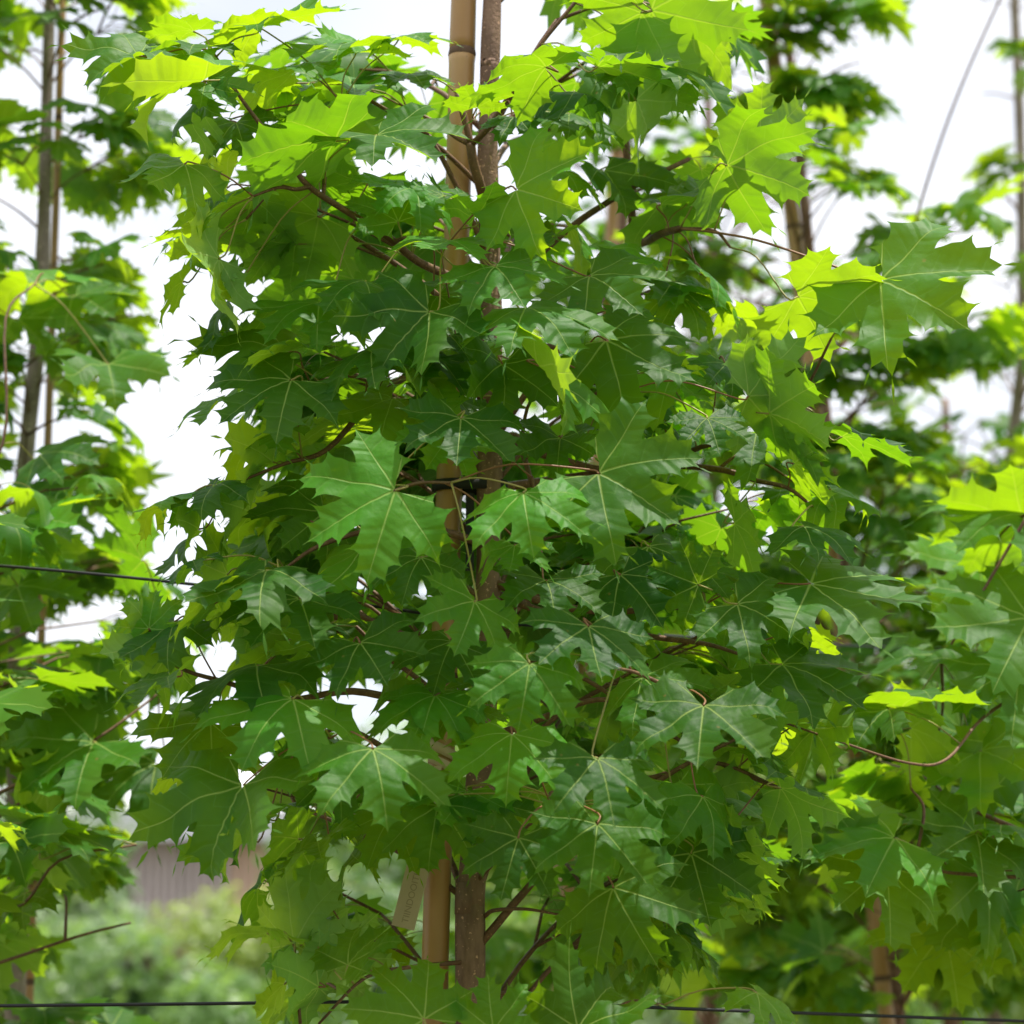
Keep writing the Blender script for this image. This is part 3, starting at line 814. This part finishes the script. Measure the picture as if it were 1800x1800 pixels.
TL.branch([at(-330, 1100, 2.75), at(-100, 900, 2.72), at(5, 780, 2.72), at(10, 560, 2.75), at(60, 500, 2.8)], .003, .0014)
TL.branch([at(-330, 1200, 2.75), at(-100, 1050, 2.72), at(38, 992, 2.72), at(30, 950, 2.74)], .003, .0014)
TL.branch([at(-330, 1500, 2.75), at(-60, 1420, 2.72), at(160, 1305, 2.74), at(310, 1195, 2.8)], .004, .0014)
for i, l in enumerate(HLL): hero(TL, l, 2.72, 300+i)
grow(TL, at(-330, 1950, 2.75).z, at(-330, 950, 2.75).z, lambda z: .44, 4, 6, 2, 41, (.07, .12), BG, SKY + STEMS, strict=True)
TB = Tree([(1378, -20), (1397, 200), (1420, 420), (1440, 640), (1480, 1000), (1530, 1400), (1566, 1700), (1572, 1800)], 3.9, (.0075, .019), 'blurred maple right of centre close behind its leaning pale stake, sparse top')
stake([(1352, 40), (1548, 1700)], 3.84, .0135, 'pale blurred bamboo stake leaning at the right blurred maple', sides=12)
RB = lambda z: .17 if z > at(0, 560, 3.9).z else .36
grow(TB, at(1560, 1900, 3.9).z, at(1380, -80, 3.9).z, RB, 12, 6, 5, 51, (.06, .105), BG, SKY + STEMS, maxn=800, strict=True)
TC = Tree([(1782, -20), (1792, 200), (1797, 450), (1795, 640), (1778, 800), (1768, 960), (1760, 1200), (1750, 1800)], 4.9, (.010, .018), 'blurred maple at the upper right edge, thin crooked pale stem against white sky', M_BARKG)
grow(TC, at(1760, 1900, 4.9).z, at(1780, -60, 4.9).z, lambda z: .16 if z > at(0, 700, 4.9).z else .30, 11, 5, 5, 61, (.06, .105), BG, maxn=450, strict=True)
TD = Tree([(1112, -20), (1100, 300), (1060, 900), (1010, 1400), (990, 1800)], 4.7, (.009, .019), 'blurred maple directly behind the sharp one, hidden but for its stake and trunk pieces')
stake([(1098, 60), (982, 1790)], 4.62, .0135, 'blurred bamboo stake seen through the crown behind the sharp maple', sides=10)
grow(TD, at(1000, 1900, 4.7).z, at(1100, -60, 4.7).z, lambda z: .26, 10, 5, 4, 71, (.06, .105), BG, SKY + STEMS, maxn=340)
TR = Tree([(2080, -20), (2090, 900), (2100, 1800)], 2.6, (.010, .018), 'maple just beyond the right edge, pale sunlit leaves reaching in at lower right')
TR.branch([at(2090, 1700, 2.6), at(1900, 1560, 2.6), at(1740, 1540, 2.6), at(1650, 1530, 2.58), at(1612, 1500, 2.58)], .0034, .0018)
TR.branch([at(2090, 1250, 2.6), at(1960, 1230, 2.6), at(1860, 1180, 2.6), at(1760, 1210, 2.58)], .0034, .0018)
TR.branch([at(2090, 1000, 2.6), at(1960, 980, 2.6), at(1860, 930, 2.62), at(1810, 900, 2.64)], .0034, .0018)
TR.branch([at(1840, 1190, 2.60), at(1730, 1260, 2.58), at(1665, 1334, 2.5), at(1600, 1342, 2.45), at(1480, 1305, 2.38), at(1372, 1268, 2.32)], .0026, .0012)
HLR = """
1573 1473 -180 -4 198 S -.04 0
1555 1523 -112 58 178 S -.04 2
1562 1247 -86 18 130 U -.06 1
1585 1245 150 -60 200 S .0 4
1600 1280 110 40 160 B .04 0
1724 1320 100 40 200 F .05 5
1810 1086 -208 16 222 S .02 9
1815 905 -170 -14 210 S .1 1
1800 925 -150 6 180 B .12 4
1715 1465 -100 26 150 S .0 2
1760 1450 80 -10 150 S .02 1
1730 1540 -100 54 170 S .05 3
1790 1180 -150 20 190 S .0 1
1800 1320 -90 80 180 F .1 0
1700 1560 100 90 170 S .1 5
1660 1640 -90 60 150 F .2 1
1770 1620 -60 90 150 S .16 2
1800 1520 -60 90 170 F .12 0
1720 1400 90 30 160 S .14 4
1640 1410 80 50 140 F .25 1
1650 1150 -60 40 150 S .2 5
1720 1000 -80 40 170 S .25 1
1760 1050 -100 -20 160 B .3 0
1690 1290 -60 60 160 F .3 2
""".strip().split('\n')
for i, l in enumerate(HLR): hero(TR, l, 2.6, 400+i)
grow(TR, at(2090, 1950, 2.6).z, at(2090, 1080, 2.6).z, lambda z: .40, 4, 6, 5, 81, (.07, .12), BG, filt=lambda c: c.y > 2.75 and proj(c)[1] > 1260)
TE = Tree([(1245, 200), (1250, 900), (1250, 1800)], 6.3, (.012, .02), 'far maple row tree glimpsed between the sharp crown and the right blurred maple', ext=.25)
grow(TE, at(1250, 1900, 6.3).z, at(1250, 380, 6.3).z, lambda z: .55, 8, 7, 6, 91, (.07, .12), BG, maxn=600)
TF = Tree([(1665, 860), (1668, 1000), (1670, 1800)], 5.9, (.012, .02), 'far maple glimpsed behind the gap between the right and far right maples', ext=.25)
grow(TF, at(1670, 1900, 5.9).z, at(1668, 960, 5.9).z, lambda z: .55, 7, 7, 6, 101, (.07, .12), BG, maxn=600)
TG = Tree([(835, 900), (832, 1200), (828, 1800)], 6.0, (.012, .02), 'low far maple glimpsed through the middle of the sharp crown', ext=.2)
grow(TG, at(600, 1380, 6.0).z, at(600, 820, 6.0).z, lambda z: .5, 4, 6, 5, 111, (.07, .12), BG, filt=lambda c: proj(c)[0] > 430, maxn=130)
for k, (x, nm) in enumerate(((-1.25, 'left'), (.05, 'middle'), (1.3, 'right'))):    # unseen maples added behind the camera to darken the front of the crown
    q = Tree([V((x, -1.35, 3.3)), V((x+.02, -1.35, 2.2)), V((x, -1.35, 1.0)), V((x, -1.35, .3))], -1.35, (.010, .017), nm + ' unseen maple added behind the viewer to shade the crown front')
    q.nleaf = 60; grow(q, .7, 3.4, lambda z: .52, 7, 6, 5, 200+k, (.09, .13), BG, None, anyw=True); q.finish()
for t in (TA, TL, TB, TC, TD, TR, TE, TF, TG): t.finish()
# long bare shoot against the sky
TB.branch([at(x, y, Y) for x, y, Y in ((1440, 640, 3.9), (1530, 590, 3.8), (1585, 480, 3.7), (1601, 420, 3.65), (1628, 325, 3.6), (1664, 218, 3.6), (1705, 115, 3.6), (1757, 0, 3.6), (1785, -60, 3.6))], .0032, .0022, 'long_shoot')

# ================================================================= wires, ties, label
def wire(pts, r, label, name='wire'):
    P_ = [at(x, y, Y) for x, y, Y in pts]; o = tube(name, spline(P_, 4), r, M_WIRE, None, 8); tag(o, label, 'wire'); return o
wire([(-400, 968, 2.52), (30, 997, 2.5), (320, 1025, 2.48), (600, 1058, 2.46), (838, 1090, 2.44), (1100, 1112, 2.62), (1500, 1135, 3.3), (2300, 1170, 5.0)], .0018, 'black wire crossing behind the crown at mid height, seen against sky at left')
wire([(-500, 1774, 2.5), (0, 1768, 2.46), (300, 1765, 2.45), (540, 1762, 2.44), (790, 1760, 2.43), (960, 1763, 2.45), (1200, 1773, 2.5), (1500, 1784, 2.6), (1800, 1795, 2.7), (2400, 1815, 2.9)], .0019, 'black wire running along the bottom edge of the picture')
tag(wire([(-900, 1330, 22), (200, 1361, 22), (900, 1366, 22), (2600, 1350, 22)], .006, 'thin far cable above the shed roof, seen in the left sky gap', 'power_cable'), None, 'cable')
def tie(px, py, h, label):
    a = at(px, py, YT); vs, fs = [], []; N = 24
    rt = at(862 if py < 1200 else 827, py, YT); st = at(815 - 52*py/1755, py, YT+.01); c = (rt+st)/2; hw = (rt.x-st.x)/2 + .019
    for k in range(N):
        an = 2*pi*k/N; x = hw*cos(an); y = .021*sin(an)*(1 + .0*cos(an))
        for z, q in ((-h, 1), (h, 1), (h, .9), (-h, .9)): vs.append(V((x*q, y*q, z)))
    for k in range(N):
        for j in range(4): a0 = k*4+j; a1 = k*4+(j+1) % 4; b0 = ((k+1) % N)*4+j; b1 = ((k+1) % N)*4+(j+1) % 4; fs.append((a0, b0, b1, a1))
    tag(link('tree_tie', mesh('tree_tie', vs, fs, M_RUBBER), None, c), label, 'tie', 'black ties holding stake and trunk')
tie(800, 855, .006, 'black strap looped round stake and trunk at mid height'); tie(790, 1762, .006, 'black strap round stake and trunk at the bottom edge')
vs, fs = box_geo(0, 0, 0, .009, .004, .085); tag(link('strap_end', mesh('strap_end', vs, fs, M_RUBBER, False), None, at(826, 935, YT-.012)), 'loose black strap end hanging between stake and trunk', 'strap')
# label of brown card hanging from the stake
E = empty('plant_label', at(770, 1500, YT-.02)); tag(E, 'brown card plant label hanging left of the bamboo stake, strap wound round the cane', 'label')
yl = YT - .022; tl, br_ = at(741, 1500, yl), at(708, 1631, yl); ax = (br_-tl); Ln = ax.length; ax.normalize(); sx = V((0, -1, 0)).cross(ax).normalized() * -1
if sx.x < 0: sx = -sx
nr = ax.cross(sx).normalized()
if nr.y > 0: nr = -nr
MM = Matrix(((sx.x, -ax.x, nr.x), (sx.y, -ax.y, nr.y), (sx.z, -ax.z, nr.z))).to_4x4(); MM.translation = (tl+br_)/2 - E.location
vs, fs = box_geo(0, .004, 0, .0245, Ln+.008, .0009); o = link('label_card', mesh('label_card', vs, fs, M_TAG, False), E); o.matrix_local = MM
fc = bpy.data.curves.new('lettering', 'FONT'); fc.body = 'TIINDOOITI'; fc.size = .0098; fc.align_x = 'CENTER'; fc.align_y = 'CENTER'; fc.extrude = .0001
fo = bpy.data.objects.new('tmp', fc); dg = bpy.context.evaluated_depsgraph_get(); COL.objects.link(fo); dg.update()
me = bpy.data.meshes.new_from_object(fo.evaluated_get(bpy.context.evaluated_depsgraph_get())); bpy.data.objects.remove(fo); me.materials.clear(); me.materials.append(M_INK); me.name = 'lettering'
o = link('lettering', me, E); o.matrix_local = MM @ Matrix.Translation((.001, -.008, .0006)) @ Matrix.Rotation(pi/2, 4, 'Z')
def band(name, px, py, w_, tilt, r=.0162, a0=-1.1, a1=1.1):
    c = at(px, py, YT + .01); vs, fs = [], []; N = 12
    for k in range(N+1):
        an = -pi/2 + a0 + (a1-a0)*k/N
        for z, q in ((-w_, r), (w_, r), (w_, r+.0006), (-w_, r+.0006)):
            p = V((q*cos(an), q*sin(an), z + q*cos(an)*math.tan(tilt))); vs.append(p)
    for k in range(N):
        for j in range(4): fs.append((k*4+j, (k+1)*4+j, (k+1)*4+(j+1) % 4, k*4+(j+1) % 4))
    link(name, mesh(name, vs, fs, M_TAG), E, c - E.location)
band('strap', 776, 1318, .0058, -.45, .0162, -1.3, 1.5); band('strap', 776, 1342, .0052, -.45, .0162, -1.0, 1.6)
st = [at(770, 1346, yl), at(763, 1400, yl), at(750, 1450, yl), at(741, 1500, yl)]; vs = []; fs = []
for p in st: vs += [p - V((.004, 0, 0)) - E.location, p + V((.004, 0, 0)) - E.location, p + V((.004, .0007, 0)) - E.location, p + V((-.004, .0007, 0)) - E.location]
for k in range(3):
    for j in range(4): fs.append((k*4+j, (k+1)*4+j, (k+1)*4+(j+1) % 4, k*4+(j+1) % 4))
link('label_neck', mesh('label_neck', vs, fs, M_TAG, False), E)
print('OBJECTS', len(bpy.data.objects), 'main fill', n, {k: (t.nleaf, len(t.stuff)) for k, t in dict(T=T, TA=TA, TL=TL, TB=TB, TC=TC, TD=TD, TR=TR, TE=TE, TF=TF, TG=TG).items()})
